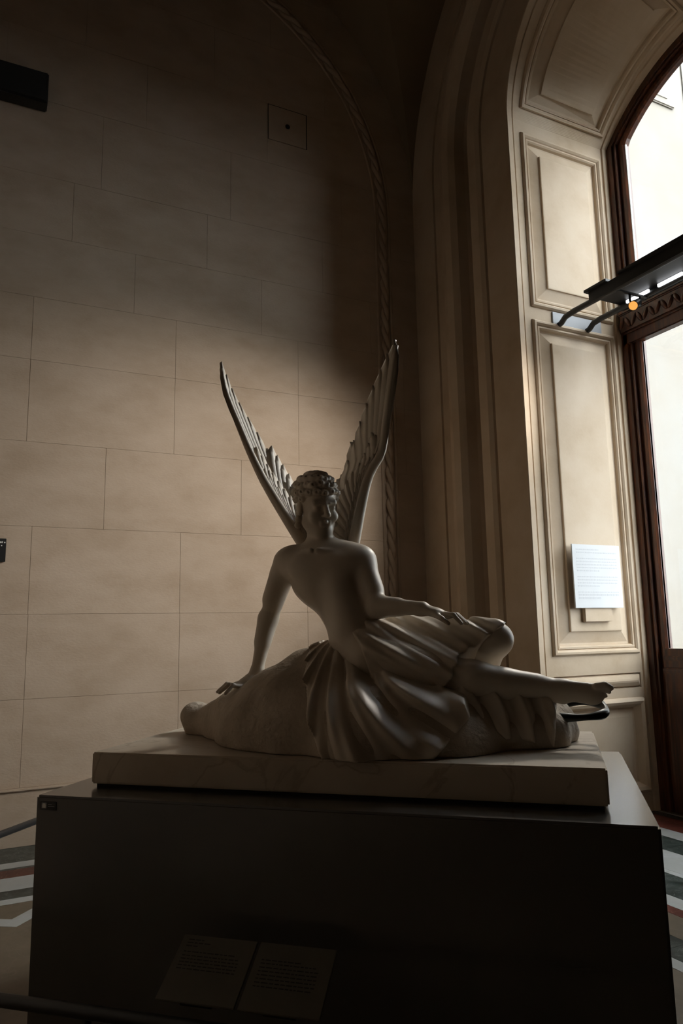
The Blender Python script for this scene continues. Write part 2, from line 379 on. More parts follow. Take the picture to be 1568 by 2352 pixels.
for s in (1, -1):
    ya, yb = (YC+.09, YC+FO-FW+.02) if s > 0 else (YC-FO+FW-.02, YC-.09)
    lf = wpart('casement', (lambda bm: (box_bm(bm, (XF-.01, ya, 0.0), (XF+.06, yb, 1.37), .01), box_bm(bm, (XF-.05, ya, 1.16), (XF+.03, yb, 1.21), .012), box_bm(bm, (XF-.04, ya, 1.27), (XF+.03, yb, 1.31), .01),
                  box_bm(bm, (XF-.03, ya+.12, .22), (XF+.0, yb-.12, 1.02), .014), bm)[-1])(bmesh.new()))
    g = box('pane', (XF+.045, ya, 1.37), (XF+.05, yb, ZT0), 'glass'); g.parent = win; g.matrix_parent_inverse = Matrix.Translation((-XF, -YC, 0))
    bm = bmesh.new()
    for q0, q1 in ((ya, ya+.02), (yb-.02, yb)): box_bm(bm, (XF+.03, q0, 1.37), (XF+.055, q1, ZT0), .003)
    o = wpart('glazing_bead', bm, 'white')
# upper light: one pane cut to the arch on each side
for s in (1, -1):
    ptsY = np.linspace(.06, FO-FW+.02, 14)
    V = [(XF+.045, YC+s*y, ZT1-.03) for y in ptsY]+[(XF+.045, YC+s*y, zB+math.sqrt((RB-.17)**2-y*y)) for y in ptsY]
    V += [(x+.005, y, z) for x, y, z in V]; k = len(ptsY)
    Fc = [(i, i+1, k+i+1, k+i) for i in range(k-1)]+[(2*k+i, 3*k+i, 3*k+i+1, 2*k+i+1) for i in range(k-1)]
    o = mesh_obj('pane', V, Fc, 'glass'); o.parent = win; o.matrix_parent_inverse = Matrix.Translation((-XF, -YC, 0))
    bm = bmesh.new(); q = YC+s*(FO-FW-.005); box_bm(bm, (XF+.03, min(q, q+s*.02), ZT1-.02), (XF+.055, max(q, q+s*.02), ZS-.02), .003); wpart('glazing_bead', bm, 'white')

# ------------------------------------------------------------------ outside: courtyard and the building opposite
struct(box('courtyard_ground', (XF+.4, -60, -1.2), (90, 70, -1.0), 'court'))
bld = empty('facing_building', (6.5, 12.0, -1.0)); tag(bld, 'pale stone building across the courtyard, seen through the window glass', 'building')
def bpart(name, lo, hi, mat='facade', bev=0): return box(name, lo, hi, mat, bld, bev)
bpart('wall', (-.5, 0, 0), (46, 6, 26))
for z in (21.0,): bpart('cornice', (-.5, -.16, z), (46, 0, z+.35), bev=.1)
for x in np.arange(.6, 26, 3.2): bpart('pilaster', (x, -.04, 9.0), (x+.7, 0, 21.0), bev=.03)
for x in np.arange(1.6, 25, 3.2):
    z = 16.6
    bpart('window_surround', (x+.05, -.07, z-.2), (x+1.75, 0, z+3.4), bev=.03); bpart('window_pane', (x+.35, -.09, z), (x+1.45, -.06, z+3.0)); bpart('window_hood', (x-.05, -.2, z+3.4), (x+1.85, 0, z+3.6), bev=.05)
struct(box('wall_sky_block', (XF+.26, -40, 9.3), (XF+.7, 11.9, 21), 'facade'))  # unseen upper wall, added to cut the sky light on the building opposite

# ------------------------------------------------------------------ pedestal and slab
RZ = math.radians(-41.1-1.0)
P0 = Vector((1.401, 2.759, 0))
ZP, ZT = 1.002, 1.131
ped = empty('pedestal', P0, RZ); tag(ped, 'large dark grey rectangular pedestal block under the marble slab', 'pedestal')
bm = bmesh.new(); box_bm(bm, (-1.068, -.575, .06), (1.078, .765, ZP), .008); bm_obj('block', bm, 'pedestal', ped)
bm = bmesh.new(); box_bm(bm, (-1.04, -.55, 0), (1.05, .74, .06)); bm_obj('recessed_foot', bm, 'dark', ped)
slab = empty('plinth_slab', P0+Vector((0, 0, ZP)), RZ); tag(slab, 'thick veined marble slab lying on the dark pedestal', 'slab')
bm = bmesh.new(); box_bm(bm, (-.952, -.405, .012), (.951, .46, ZT-ZP), .006); bm_obj('slab_body', bm, 'slab', slab)
bm = bmesh.new(); box_bm(bm, (-.935, -.39, 0), (.935, .445, .012)); bm_obj('shadow_joint', bm, 'dark', slab)
# pictogram sticker in the corner of the pedestal front
st = empty('pictogram_label', Matrix.Translation(P0) @ Matrix.Rotation(RZ, 4, 'Z') @ Vector((-1.04, -.5755, .958)), RZ)
tag(st, 'small dark pictogram label in the upper corner of the pedestal front', 'label')
box('plate', (-.006, -.002, -.006), (.062, 0, .024), 'black', st)
box('picture_field', (0, -.0026, 0), (.022, -.002, .020), 'grey', st)
V = [(.004, -.003, .002), (.018, -.003, .002), (.018, -.003, .011), (.016, -.003, .016), (.011, -.003, .018), (.006, -.003, .016), (.004, -.003, .011)]
mesh_obj('pictogram', V, [tuple(range(7))], 'white', st)
for k in range(2): box('print_line', (.028, -.0026, .006+.007*k), (.055-.01*k, -.002, .008+.007*k), 'grey', st)

# ------------------------------------------------------------------ signed-distance modelling for the statue
class Field:
    def __init__(s, lo, hi, h):
        s.lo = np.array(lo, float); s.h = h
        s.n = np.ceil((np.array(hi)-s.lo)/h).astype(int)+1
        s.ax = [(s.lo[k]+h*np.arange(s.n[k])).astype(np.float32) for k in range(3)]
        s.D = np.full(tuple(s.n), 1.0, np.float32)
    def block(s, lo, hi):
        sl = []
        for k in range(3):
            a_ = max(0, int((lo[k]-s.lo[k])/s.h)); b_ = min(s.n[k], int((hi[k]-s.lo[k])/s.h)+2); sl.append(slice(a_, max(a_, b_)))
        return tuple(sl), s.ax[0][sl[0]][:, None, None], s.ax[1][sl[1]][None, :, None], s.ax[2][sl[2]][None, None, :]
    def put(s, sl, d, k, op='u'):
        A = s.D[sl]
        if op == 'u':
            if k <= 0: s.D[sl] = np.minimum(A, d); return
            hh = np.clip(.5+.5*(A-d)/k, 0, 1); s.D[sl] = A+(d-A)*hh-k*hh*(1-hh)
        else:      # subtract
            hh = np.clip(.5-.5*(A+d)/k, 0, 1); s.D[sl] = A+(-d-A)*hh+k*hh*(1-hh)
    def cone(s, p, q, r1, r2, k=.03, op='u', squash=None):
        p, q = np.array(p, float), np.array(q, float); R = max(r1, r2)+2*k+.02
        if squash: R *= 1.0
        sl, X, Y, Z = s.block(np.minimum(p, q)-R, np.maximum(p, q)+R)
        v = q-p; L2 = v@v+1e-12
        t = np.clip(((X-p[0])*v[0]+(Y-p[1])*v[1]+(Z-p[2])*v[2])/L2, 0, 1)
        dx, dy, dz = X-p[0]-t*v[0], Y-p[1]-t*v[1], Z-p[2]-t*v[2]
        if squash:    # (axis, factor<1): thinner along axis
            axv, f = np.array(squash[0], float), squash[1]; axv /= np.linalg.norm(axv)
            m_ = (dx*axv[0]+dy*axv[1]+dz*axv[2])*(1/f-1); dx, dy, dz = dx+m_*axv[0], dy+m_*axv[1], dz+m_*axv[2]
        d = np.sqrt(dx*dx+dy*dy+dz*dz)-(r1+(r2-r1)*t)
        if squash: d = d*f
        s.put(sl, d.astype(np.float32), k, op)
    def ell(s, c, r, k=.03, op='u', R3=None):
        c, r = np.array(c, float), np.array(r, float); B = r.max()+2*k+.02
        sl, X, Y, Z = s.block(c-B, c+B)
        x, y, z = X-c[0], Y-c[1], Z-c[2]
        if R3 is not None:
            x, y, z = (R3[0, 0]*x+R3[1, 0]*y+R3[2, 0]*z), (R3[0, 1]*x+R3[1, 1]*y+R3[2, 1]*z), (R3[0, 2]*x+R3[1, 2]*y+R3[2, 2]*z)
        k0 = np.sqrt((x/r[0])**2+(y/r[1])**2+(z/r[2])**2); k1 = np.sqrt((x/r[0]**2)**2+(y/r[1]**2)**2+(z/r[2]**2)**2)+1e-9
        s.put(sl, (k0*(k0-1)/k1).astype(np.float32), k, op)
    def mesh(s, name, mat, parent):
        D = s.D; S = D < 0
        cnt = np.zeros(tuple(np.array(D.shape)-1), np.uint8); corners = [(i, j, k) for i in (0, 1) for j in (0, 1) for k in (0, 1)]
        nx, ny, nz = D.shape
        for (i, j, k) in corners: cnt += S[i:nx-1+i, j:ny-1+j, k:nz-1+k]
        act = (cnt > 0) & (cnt < 8); I, J, K = np.nonzero(act); N = len(I)
        pos = np.zeros((N, 3)); c = np.zeros(N)
        vals = {q: D[I+q[0], J+q[1], K+q[2]] for q in corners}
        for a_ in corners:
            for ax in range(3):
                if a_[ax]: continue
                b_ = list(a_); b_[ax] = 1; b_ = tuple(b_)
                d0, d1 = vals[a_], vals[b_]; cr = (d0 < 0) != (d1 < 0)
                t = np.where(cr, d0/np.where(cr, d0-d1, 1), 0)
                for m_ in range(3): pos[:, m_] += np.where(cr, a_[m_]+(t if m_ == ax else 0), 0)
                c += cr
        pos = (pos/c[:, None]+np.stack([I, J, K], 1))*s.h+s.lo
        ID = np.full(act.shape, -1, np.int32); ID[act] = np.arange(N)
        quads = []
        for ax in range(3):
            u, v = [(1, 2), (2, 0), (0, 1)][ax]
            e0 = [slice(1, -1)]*3; e0[ax] = slice(0, -1); e1 = list(e0); e1[ax] = slice(1, None)
            A, B = S[tuple(e0)], S[tuple(e1)]; cr = A != B; idx = np.stack(np.nonzero(cr), 1)
            off = np.ones(3, int); off[ax] = 0; idx = idx+off
            flip = A[cr]
            def at(du, dv):
                q = idx.copy(); q[:, u] -= du; q[:, v] -= dv; return ID[q[:, 0], q[:, 1], q[:, 2]]
            a0, a1, a2, a3 = at(1, 1), at(0, 1), at(0, 0), at(1, 0)
            Q = np.stack([a0, a1, a2, a3], 1); Q[~flip] = Q[~flip][:, ::-1]; quads.append(Q)
        Q = np.concatenate(quads); Q = Q[(Q >= 0).all(1)]
        me = bpy.data.meshes.new(name); me.vertices.add(N); me.vertices.foreach_set('co', pos.astype(np.float32).ravel())
        me.loops.add(Q.size); me.loops.foreach_set('vertex_index', Q.ravel().astype(np.int32))
        me.polygons.add(len(Q)); me.polygons.foreach_set('loop_start', np.arange(0, Q.size, 4, dtype=np.int32))
        me.polygons.foreach_set('loop_total', np.full(len(Q), 4, np.int32)); me.polygons.foreach_set('use_smooth', np.ones(len(Q), bool))
        me.update(calc_edges=True); me.validate()
        me.materials.append(M[mat]); return link(bpy.data.objects.new(name, me), parent)
def poly_sdf(px, pz, poly):
    P = np.array(poly, float); d = np.full(px.shape, 1e9); ins = np.zeros(px.shape, bool)
    for i in range(len(P)):
        a_, b_ = P[i], P[i-1]; e = b_-a_; wx, wz = px-a_[0], pz-a_[1]
        t = np.clip((wx*e[0]+wz*e[1])/(e@e), 0, 1); d = np.minimum(d, (wx-t*e[0])**2+(wz-t*e[1])**2)
        c1, c2, c3 = pz >= a_[1], pz < b_[1], e[0]*wz > e[1]*wx
        ins ^= (c1 & c2 & c3) | (~c1 & ~c2 & ~c3)
    return np.where(ins, -1, 1)*np.sqrt(d)

statue = empty('marble_statue', P0+Vector((0, 0, ZT)), RZ)
tag(statue, 'white marble statue with two tall raised wings on a draped rock', 'statue')

# joints (a along the slab, b away from the viewer, z above the slab)
PELV, WAIST, CHEST, NECK = (.05, .05, .375), (-.015, .06, .52), (-.115, .07, .69), (-.155, .07, .835)
SH_L, EL_L, WR_L = (-.315, .09, .755), (-.425, .13, .51), (-.455, .07, .285)
SH_R, EL_R, WR_R = (.035, .06, .745), (.125, -.035, .545), (.315, -.085, .535)
HIP_N, KN_N, AN_N = (.09, -.05, .335), (.50, -.06, .262), (.83, .03, .215)
HIP_F, KN_F, AN_F = (.10, .12, .41), (.585, .06, .405), (.44, .20, .20)
HEAD = np.array((-.160, .055, 1.005))

def build_body():
    f = Field((-.75, -.30, .05), (1.02, .38, 1.18), .0048)
    c, e = f.cone, f.ell
    # trunk
    e(PELV, (.155, .125, .125), .05); c(PELV, WAIST, .118, .104, .05, squash=((0, 1, 0), .82)); c(WAIST, CHEST, .106, .142, .06, squash=((0, 1, 0), .76))
    e((-.125, .06, .69), (.158, .105, .135), .06)
    e((-.20, -.015, .725), (.075, .035, .055), .03); e((-.055, -.02, .715), (.075, .035, .055), .03)       # breast
    c((-.27, .085, .775), (-.02, .07, .765), .058, .058, .06)                                               # shoulder girdle
    c((-.15, .085, .78), (-.157, .06, .90), .062, .052, .04)                                                # neck
    c((-.045, -.012, .62), (.01, -.012, .47), .060, .066, .05)
    c((-.165, -.035, .795), (-.27, .02, .775), .011, .012, .012); c((-.135, -.035, .793), (-.01, .015, .768), .011, .012, .012)      # collar bones
    e((-.285, .05, .745), (.052, .055, .06), .04); e((.01, .03, .735), (.05, .055, .06), .04)
    # propping arm
    e(SH_L, (.062, .06, .062), .045); c(SH_L, EL_L, .052, .040, .03); c((-.35, .085, .70), (-.395, .10, .60), .046, .040, .03)
    c(EL_L, WR_L, .041, .026, .02); c(EL_L, (-.44, .095, .41), .043, .034, .02)
    hl = np.array((-.475, .04, .243))
    c(WR_L, hl, .026, .030, .02, squash=((0, 0, 1), .6)); c(hl, hl+(-.03, -.03, -.02), .036, .036, .02, squash=((.3, .2, 1), .45))
    for i, (dx, dy, L) in enumerate(((-.55, -.9, .075), (-.75, -.7, .082), (-.9, -.45, .078), (-1.0, -.15, .064))):
        v = np.array((dx, dy, 0)); v /= np.linalg.norm(v); r0 = hl+(-.03, -.03, -.022)+v*.02+np.array((-dy, dx, 0))*.0
        r0 = r0+np.array((.02-.014*i, -.012+.012*i, 0)); m_ = r0+v*L*.5+(0, 0, .010); t_ = r0+v*L+(0, 0, -.022)
        c(r0, m_, .0105, .0095, .006); c(m_, t_, .0095, .0075, .004)
    th = hl+(.012, -.025, -.012); c(th, th+(.012, -.035, -.012), .012, .011, .008); c(th+(.012, -.035, -.012), th+(.002, -.062, -.022), .011, .008, .004)
    # resting arm
    e(SH_R, (.062, .06, .062), .045); c(SH_R, EL_R, .051, .040, .03); c((.05, .04, .70), (.09, .01, .62), .045, .040, .03)
    c(EL_R, WR_R, .041, .026, .02); c(EL_R, (.205, -.055, .545), .043, .034, .02)
    hr = np.array((.365, -.09, .517)); c(WR_R, hr, .026, .029, .02, squash=((0, 0, 1), .6)); c(hr, hr+(.035, .0, -.012), .037, .036, .015, squash=((.2, 0, 1), .45))
    for i, (dy, L) in enumerate(((-.030, .066), (-.010, .080), (.010, .084), (.029, .074))):
        r0 = hr+(.045, dy, -.010); m_ = r0+(L*.5, dy*.25, -.002); t_ = r0+(L*.95, dy*.35, -.035)
        c(r0, m_, .0105, .0097, .005); c(m_, t_, .0097, .0078, .004)
    c(hr+(.005, -.03, -.01), hr+(.035, -.06, -.025), .012, .0105, .008); c(hr+(.035, -.06, -.025), hr+(.062, -.062, -.045), .0105, .008, .004)
    # legs
    for (H_, K_, A_) in ((HIP_N, KN_N, AN_N), (HIP_F, KN_F, AN_F)):
        H_, K_, A_ = map(np.array, (H_, K_, A_)); c(H_, K_, .098, .062, .05); c(H_+(K_-H_)*.25, H_+(K_-H_)*.6, .088, .078, .04); e(K_, (.062, .058, .060), .03)
        c(K_, A_, .058, .034, .03); m_ = K_+(A_-K_)*.33; c(K_+(A_-K_)*.15, m_+(0, .012, -.012), .050, .054, .03); c(m_+(0, .012, -.012), K_+(A_-K_)*.7, .052, .038, .03)
    e(AN_N, (.036, .034, .034), .02)
    # near foot, lying on its outer side, toes towards the end of the rock
    A_ = np.array(AN_N); c(A_+(-.03, .0, -.02), A_+(.0, .01, -.03), .032, .03, .02)
    c(A_, A_+(.075, .0, -.012), .035, .034, .02, squash=((0, .4, 1), .75)); c(A_+(.05, .0, -.012), A_+(.112, .0, -.02), .040, .044, .02, squash=((0, 1, .4), .55))
    for i in range(5):
        q = A_+(.126-.0035*i*i*.7, -.028+.013*i, .012-.0155*i); L = (.050, .046, .041, .036, .030)[i]; r_ = (.0135, .0105, .010, .0095, .009)[i]
        c(q, q+(L*.6, 0, .004), r_, r_, .004); c(q+(L*.6, 0, .004), q+(L, 0, -.006), r_, r_*.85, .003)
    A_ = np.array(AN_F); c(A_, A_+(-.09, .03, -.03), .034, .032, .02); c(A_+(-.09, .03, -.03), A_+(-.15, .04, -.035), .034, .022, .02)
    # head
    fd = np.array((.62, -.80, -.20)); fd /= np.linalg.norm(fd); up = np.array((-.08, .0, 1)); rt = np.cross(fd, up); rt /= np.linalg.norm(rt); up = np.cross(rt, fd)
    R3 = np.stack([rt, fd, up], 1)
    L = lambda x, y, z: HEAD+1.10*(R3 @ np.array((x, y, z)))
    _e, _c = e, c
    e = lambda c0, r, k=.03, op='u', R3=None: _e(c0, np.array(r)*1.10, k, op, R3)
    c = lambda p, q, r1, r2, k=.03, op='u', squash=None: _c(p, q, r1*1.10, r2*1.10, k, op, squash)
    e(L(0, -.012, .032), (.073, .093, .082), .02, R3=R3); e(L(0, .024, -.03), (.060, .070, .086), .03, R3=R3)
    e(L(0, .060, -.096), (.026, .026, .022), .03, R3=R3); c(L(-.045, .01, -.07), L(-.012, .06, -.100), .022, .018, .03); c(L(.045, .01, -.07), L(.012, .06, -.100), .022, .018, .03)
    c(L(-.040, .078, .012), L(.040, .078, .012), .012, .012, .015)
    for s in (-1, 1):
        e(L(s*.031, .103, -.008), (.019, .017, .012), .012, 's', R3=R3); e(L(s*.031, .078, -.010), (.014, .013, .011), .006, R3=R3)
        c(L(s*.016, .094, .006), L(s*.044, .083, .004), .0052, .005, .006)
        e(L(s*.036, .072, -.045), (.024, .020, .022), .02, R3=R3)
        e(L(s*.074, -.008, -.012), (.011, .022, .031), .008, R3=R3)
    c(L(0, .090, .006), L(0, .116, -.036), .0085, .0125, .010); e(L(-.010, .104, -.040), (.008, .009, .007), .006, R3=R3); e(L(.010, .104, -.040), (.008, .009, .007), .006, R3=R3)
    c(L(-.018, .089, -.064), L(.018, .089, -.064), .0065, .0065, .006); c(L(0, .096, -.063), L(0, .094, -.066), .008, .007, .006)
    c(L(-.015, .088, -.077), L(.015, .088, -.077), .007, .007, .006); c(L(-.020, .099, -.0705), L(.020, .099, -.0705), .002, .002, .004, 's')
    o = f.mesh('body', 'marble', statue)
    # hair: cap with rows of curls, as a part of its own
    g = Field(HEAD-.17, HEAD+.17, .0036)
    g.ell(L(0, -.020, .044), np.array((.082, .098, .084))*1.10, .02, R3=R3); g.ell(L(0, .085, -.035), np.array((.064, .050, .085))*1.10, .012, 's', R3=R3)
    rnd = random.Random(3)
    for ring, (ph, m_) in enumerate(((20, 14), (42, 16), (64, 18), (84, 18), (104, 14))):
        for i in range(m_):
            th = 2*math.pi*(i+.5*(ring % 2))/m_; a_ = math.radians(ph+rnd.uniform(-4, 4))
            q = np.array((.080*math.sin(a_)*math.cos(th), -.020+.095*math.sin(a_)*math.sin(th), .044+.082*math.cos(a_)))
            if q[1] > .035 and q[2] < .045: continue
            r_ = rnd.uniform(.014, .020); g.ell(L(*q), (r_*1.25, r_*1.1, r_), .006)
            q2 = q*1.0+np.array((0, 0, 0)); q2 = np.array((0, -.02, .044))+(q-np.array((0, -.02, .044)))*1.15
            g.ell(L(*q2), (r_*.28, r_*.28, r_*.28), .006, 's')
    for s in (-1, 1):
        for k in range(4): g.ell(L(s*(.066+.004*k), -.03+.004*k, -.01-.024*k), (.016, .017, .015), .006)
    g.mesh('hair', 'marble', statue)
    return o
body = build_body()

def rock_field(f):
    e, c = f.ell, f.cone
    e((-.12, .06, .02), (.50, .40, .31), .08); c((-.10, .09, .22), (.04, .09, .20), .16, .13, .08)
    c((-.55, .10, .03), (-.20, .06, .10), .14, .26, .08); c((-.76, .16, .03), (-.50, .10, .07), .085, .14, .06); e((-.80, .17, .075), (.07, .09, .055), .04)
    c((.10, -.16, .0), (.40, -.10, .0), .26, .20, .06); c((.0, .05, .05), (.45, .05, .06), .28, .17, .06)
    c((.35, .12, .05), (.76, .20, .05), .17, .125, .05); c((.40, -.08, .02), (.74, .06, .03), .13, .11, .04); c((.30, .15, .12), (.76, .16, .09), .10, .085, .05)
def build_rock():
    f = Field((-.93, -.46, -.02), (.93, .46, .46), .0075); rock_field(f)
    X, Y, Z = f.ax[0][:, None, None], f.ax[1][None, :, None], f.ax[2][None, None, :]
    f.D += .006*np.sin(17*X+9*Z+2)*np.sin(13*Y+11*Z)+.004*np.sin(31*X-23*Y)*np.sin(29*Z+7*X)
    f.D = np.maximum(f.D, -(Z-.001)+0*X+0*Y).astype(np.float32)            # flat foot on the slab
    f.D = np.maximum(f.D, (X-.855-.03*np.sin(9*Y)+.25*(Z-.05))+0*Y).astype(np.float32)
    return f.mesh('rock_base', 'rockmarble', statue)
build_rock()

def build_drapery():
    f = Field((-.30, -.50, -.02), (.90, .46, .66), .0060)
    X, Y, Z = f.ax[0][:, None, None], f.ax[1][None, :, None], f.ax[2][None, None, :]
    # cloth wrapped round the hips and thighs
    c, e = f.cone, f.ell
    e(PELV, (.165, .150, .135), .05); c(HIP_N, KN_N, .108, .078, .06); c(HIP_F, KN_F, .112, .082, .06); c((.16, .05, .36), (.44, .02, .32), .11, .07, .06)
    wr = X*.55+Z*.9+.25*Y
    fold = .0075*np.sin(62*(wr+.03*np.sin(9*X+4*Z)+.02*np.sin(14*Y)))+.004*np.sin(131*wr+5*X)
    dl = f.D+fold-.002
    reg = np.maximum(np.maximum(-(X+.015+.35*(Z-.40)+.10*np.sin(7*Y)), X-.47-.9*(Z-.33)+.035*np.sin(20*Y+9*Z)), .235-Z)
    lap = np.maximum(dl, reg)
    # cloth falling over the front of the rock
    f.D[:] = 1.0; rock_field(f); sup = f.D.copy()
    A2, Z2 = np.meshgrid(f.ax[0], f.ax[2], indexing='ij')
    ap = (-.10, .47); ang = np.arctan2(A2-ap[0], ap[1]-Z2); rad = np.hypot(A2-ap[0], Z2-ap[1])
    amp = np.clip(rad*.055, .004, .020)
    fo = amp*np.sin(21*ang+2.5*np.sin(5*rad)+.5)+.35*amp*np.sin(47*ang+3*rad)
    pol = poly_sdf(A2, Z2, [(-.20, .44), (.05, .44), (.16, .34), (.34, .25), (.48, .20), (.50, .13), (.40, .02), (.33, -.05), (.02, -.05), (-.06, .10), (-.14, .27)])
    fall = np.maximum(sup-.020+fo[:, None, :], pol[:, None, :]+.0)
    fall = np.maximum(fall, Y-.12+0*X)
    # bunched cloth hanging below the legs
    f.D[:] = 1.0; c((.42, -.07, .15), (.76, .09, .13), .085, .088, .03); c((.45, -.10, .06), (.74, .05, .05), .10, .10, .04); b_ = f.D
    u_ = X*.86+Y*.5
    fo2 = .019*np.sin(64*(u_+.12*(Z-.1)+.012*np.sin(30*Z)))+.005*np.sin(150*u_+20*Z)
    hem = .012+.10*np.clip((.62-X)/.10, 0, 1)*np.clip((X-.3)/.2, 0, 1)+.03*np.sin(11*X+1)
    bun = np.maximum(np.maximum(b_+fo2, hem-Z), np.maximum(.36+.25*(.2-Z)-X, X-.80-.12*(Z-.1)))
    f.D = np.minimum(np.minimum(lap, fall), bun).astype(np.float32)
    f.D = np.maximum(f.D, -(Z-.002)+0*X+0*Y).astype(np.float32)
    o = f.mesh('drapery', 'marble', statue); return o
build_drapery()

# wings: layered carved feathers
def catmull(P, n):
    P = [np.array(p, float) for p in P]; P = [2*P[0]-P[1]]+P+[2*P[-1]-P[-2]]; out = []
    for i in range(1, len(P)-2):
        for t in np.linspace(0, 1, n, endpoint=False):
            a_, b_, c_, d_ = P[i-1], P[i], P[i+1], P[i+2]
            out.append(.5*((2*b_)+(-a_+c_)*t+(2*a_-5*b_+4*c_-d_)*t*t+(-a_+3*b_-3*c_+d_)*t**3))
    out.append(P[-2]); return np.array(out)
def wing(name, LE, chord, cw):
    LE = catmull(LE, 12); s = np.concatenate([[0], np.cumsum(np.linalg.norm(np.diff(LE, axis=0), axis=1))]); s /= s[-1]
    chord = np.array(chord, float); chord /= np.linalg.norm(chord); span = LE[-1]-LE[0]; nrm = np.cross(span, chord); nrm /= np.linalg.norm(nrm)
    def P(u, c_, h=0):
        u = min(max(u, 0), 1.03); b_ = np.array([np.interp(u, s, LE[:, k]) for k in range(3)])
        if u > 1: b_ = b_+(LE[-1]-LE[-2])/np.linalg.norm(LE[-1]-LE[-2])*(u-1)*.9
        return b_+chord*c_+nrm*(h-.5*c_*c_)
    bm = bmesh.new()
    def feather(u0, c0, u1, c1, wd, h0, h1, th=.009):
        nseg = 9; rows = []
        for i in range(nseg+1):
            t = i/nseg; u = u0+(u1-u0)*t; c_ = c0+(c1-c0)*t; h = h0+(h1-h0)*t
            w_ = wd*(.45+.75*t if t < .7 else .975*math.sqrt(max(.0, 1-((t-.7)/.3)**2)))
            w_ = max(w_, .002); p = P(u, c_, h); q = P(u+(u1-u0)*.02, c_+(c1-c0)*.02, h); tg = q-p; tg /= np.linalg.norm(tg)
            sd = np.cross(nrm, tg); sd /= np.linalg.norm(sd)
            rows.append([bm.verts.new(p-sd*w_), bm.verts.new(p-sd*w_*.15+nrm*th*.8), bm.verts.new(p+nrm*th*1.25), bm.verts.new(p+sd*w_*.15+nrm*th*.8), bm.verts.new(p+sd*w_), bm.verts.new(p-nrm*th*.8)])
        for a_, b_ in zip(rows[:-1], rows[1:]):
            for k in range(6): bm.faces.new((a_[k], a_[(k+1) % 6], b_[(k+1) % 6], b_[k]))
        bm.faces.new(rows[0][::-1]); bm.faces.new(rows[-1])
    for i in range(9):      # primaries
        u1 = 1.0-.050*i-.0025*i*i; feather(.34-.012*i, .02+.012*i, u1, (.012+.021*i)*cw, .028*cw+.006, 0, .0015*i)
    for i in range(9):      # secondaries
        feather(.26-.026*i, .03+.010*i, .62-.048*i, (.165+.008*i)*cw, .036*cw+.006, 0, .002)
    for i in range(11):     # greater coverts on both faces
        for hh in (.009, -.009): feather(.36-.030*i, .012+.004*i, .60-.042*i, (.05+.010*i)*cw, .022*cw+.004, hh*.6, hh)
    for r_ in range(3):     # lesser coverts
        for i in range(9):
            for hh in (.014, -.014): feather(.40-.042*i-.01*r_, .004+.018*r_, .50-.043*i-.01*r_, .016+.024*r_, .016, hh*.8, hh, .006)
    pts = [tuple(P(t, .008)) for t in np.linspace(0, .97, 24)]; tube_bm(bm, pts, [.020*(1-t)**.8+.008 for t in np.linspace(0, .97, 24)], 10)
    return bm_obj(name, bm, 'marble', statue, True)
def lp(x, y, b):     # pixel -> local point at depth b
    Mi = Matrix.Rotation(-RZ, 3, 'Z'); o = Mi @ (Vector(CAM)-P0-Vector((0, 0, ZT))); d = Mi @ Vector(ray(x, y)); t = (b-o.y)/d.y; return tuple(o+d*t)
wing('wing', [(-.21, .13, .76), lp(618, 1130, .19), lp(577, 1050, .20), lp(545, 975, .19), lp(516, 900, .17), lp(503, 830, .15)], (.32, .94, .06), 1.1)
wing('wing', [(-.03, .14, .77), lp(845, 1105, .19), lp(878, 1040, .20), lp(888, 975, .19), lp(899, 890, .17), lp(915, 776, .15)], (-.84, .54, -.06), 1.75)
# bronze handle let into the end of the rock
hp = [(.76, .06, .105), (.86, .06, .103), (.94, .07, .108), (.985, .11, .118), (.985, .17, .135), (.955, .21, .146), (.89, .23, .145), (.78, .22, .135)]
hc = catmull(hp, 6)
tube('handle', [tuple(p) for p in hc], [.016+.003*math.sin(i*.5) for i in range(len(hc))], 'bronze', statue, 10)['label'] = 'dark bronze handle'

# ------------------------------------------------------------------ light rail across the window niche
YR_ = YC+RW
t1, t2 = on_axis(1284, 742, 1, YR_-.02), on_axis(1348, 753, 1, YR_-.02)
pa, pb = on_axis(1266, 720, 1, YR_), on_axis(1378, 757, 1, YR_)
zr = float((t1[2]+t2[2])/2)+.03; xa_, xb_ = float(t1[0]), float(t2[0])
rail = empty('light_rail', (0, 0, 0)); tag(rail, 'black double tube lighting rail spanning the window niche', 'light rail')
for s in (1, -1):
    y_ = YC+s*RW
    box('mounting_plate', (pa[0], min(y_, y_-s*.014), zr-.085), (pb[0], max(y_, y_-s*.014), zr+.065), 'grey', rail, .002)
for x in (xa_, xb_):
    yy = [YR_-.012, YR_-.05, YR_-.10, YR_-.20]; pts = [(x, yy[0], zr-.055), (x, yy[1], zr-.045), (x, yy[2], zr-.01), (x, yy[3], zr+.0)]
    pts += [(x, 2*YC-y, z) for (x, y, z) in pts[::-1]]
    tube('rail_tube', pts, .026, 'black', rail, 12)
ya = YR_-.42; yb = 2*YC-ya
box('trough_side', (xa_-.035, yb, zr-.02), (xa_-.028, ya, zr+.075), 'black', rail, .002)
box('trough_side', (xb_+.028, yb, zr-.02), (xb_+.035, ya, zr+.075), 'black', rail, .002)
box('trough_base', (xa_-.03, yb, zr+.028), (xb_+.03, ya, zr+.036), 'black', rail, .002)
for (y0, y1) in ((ya-.22, ya+.03), (yb-.03, ya-.34)):
    box('cover_plate', (xa_-.06, y0, zr+.075), (xa_+.10, y1, zr+.10), 'black', rail, .003)
for k in range(5):
    y = ya-.10-k*.33
    box('light_strip', (xb_-.045, y-.24, zr-.005), (xb_-.03+.004, y, zr+.022), 'tubelamp', rail, .003)
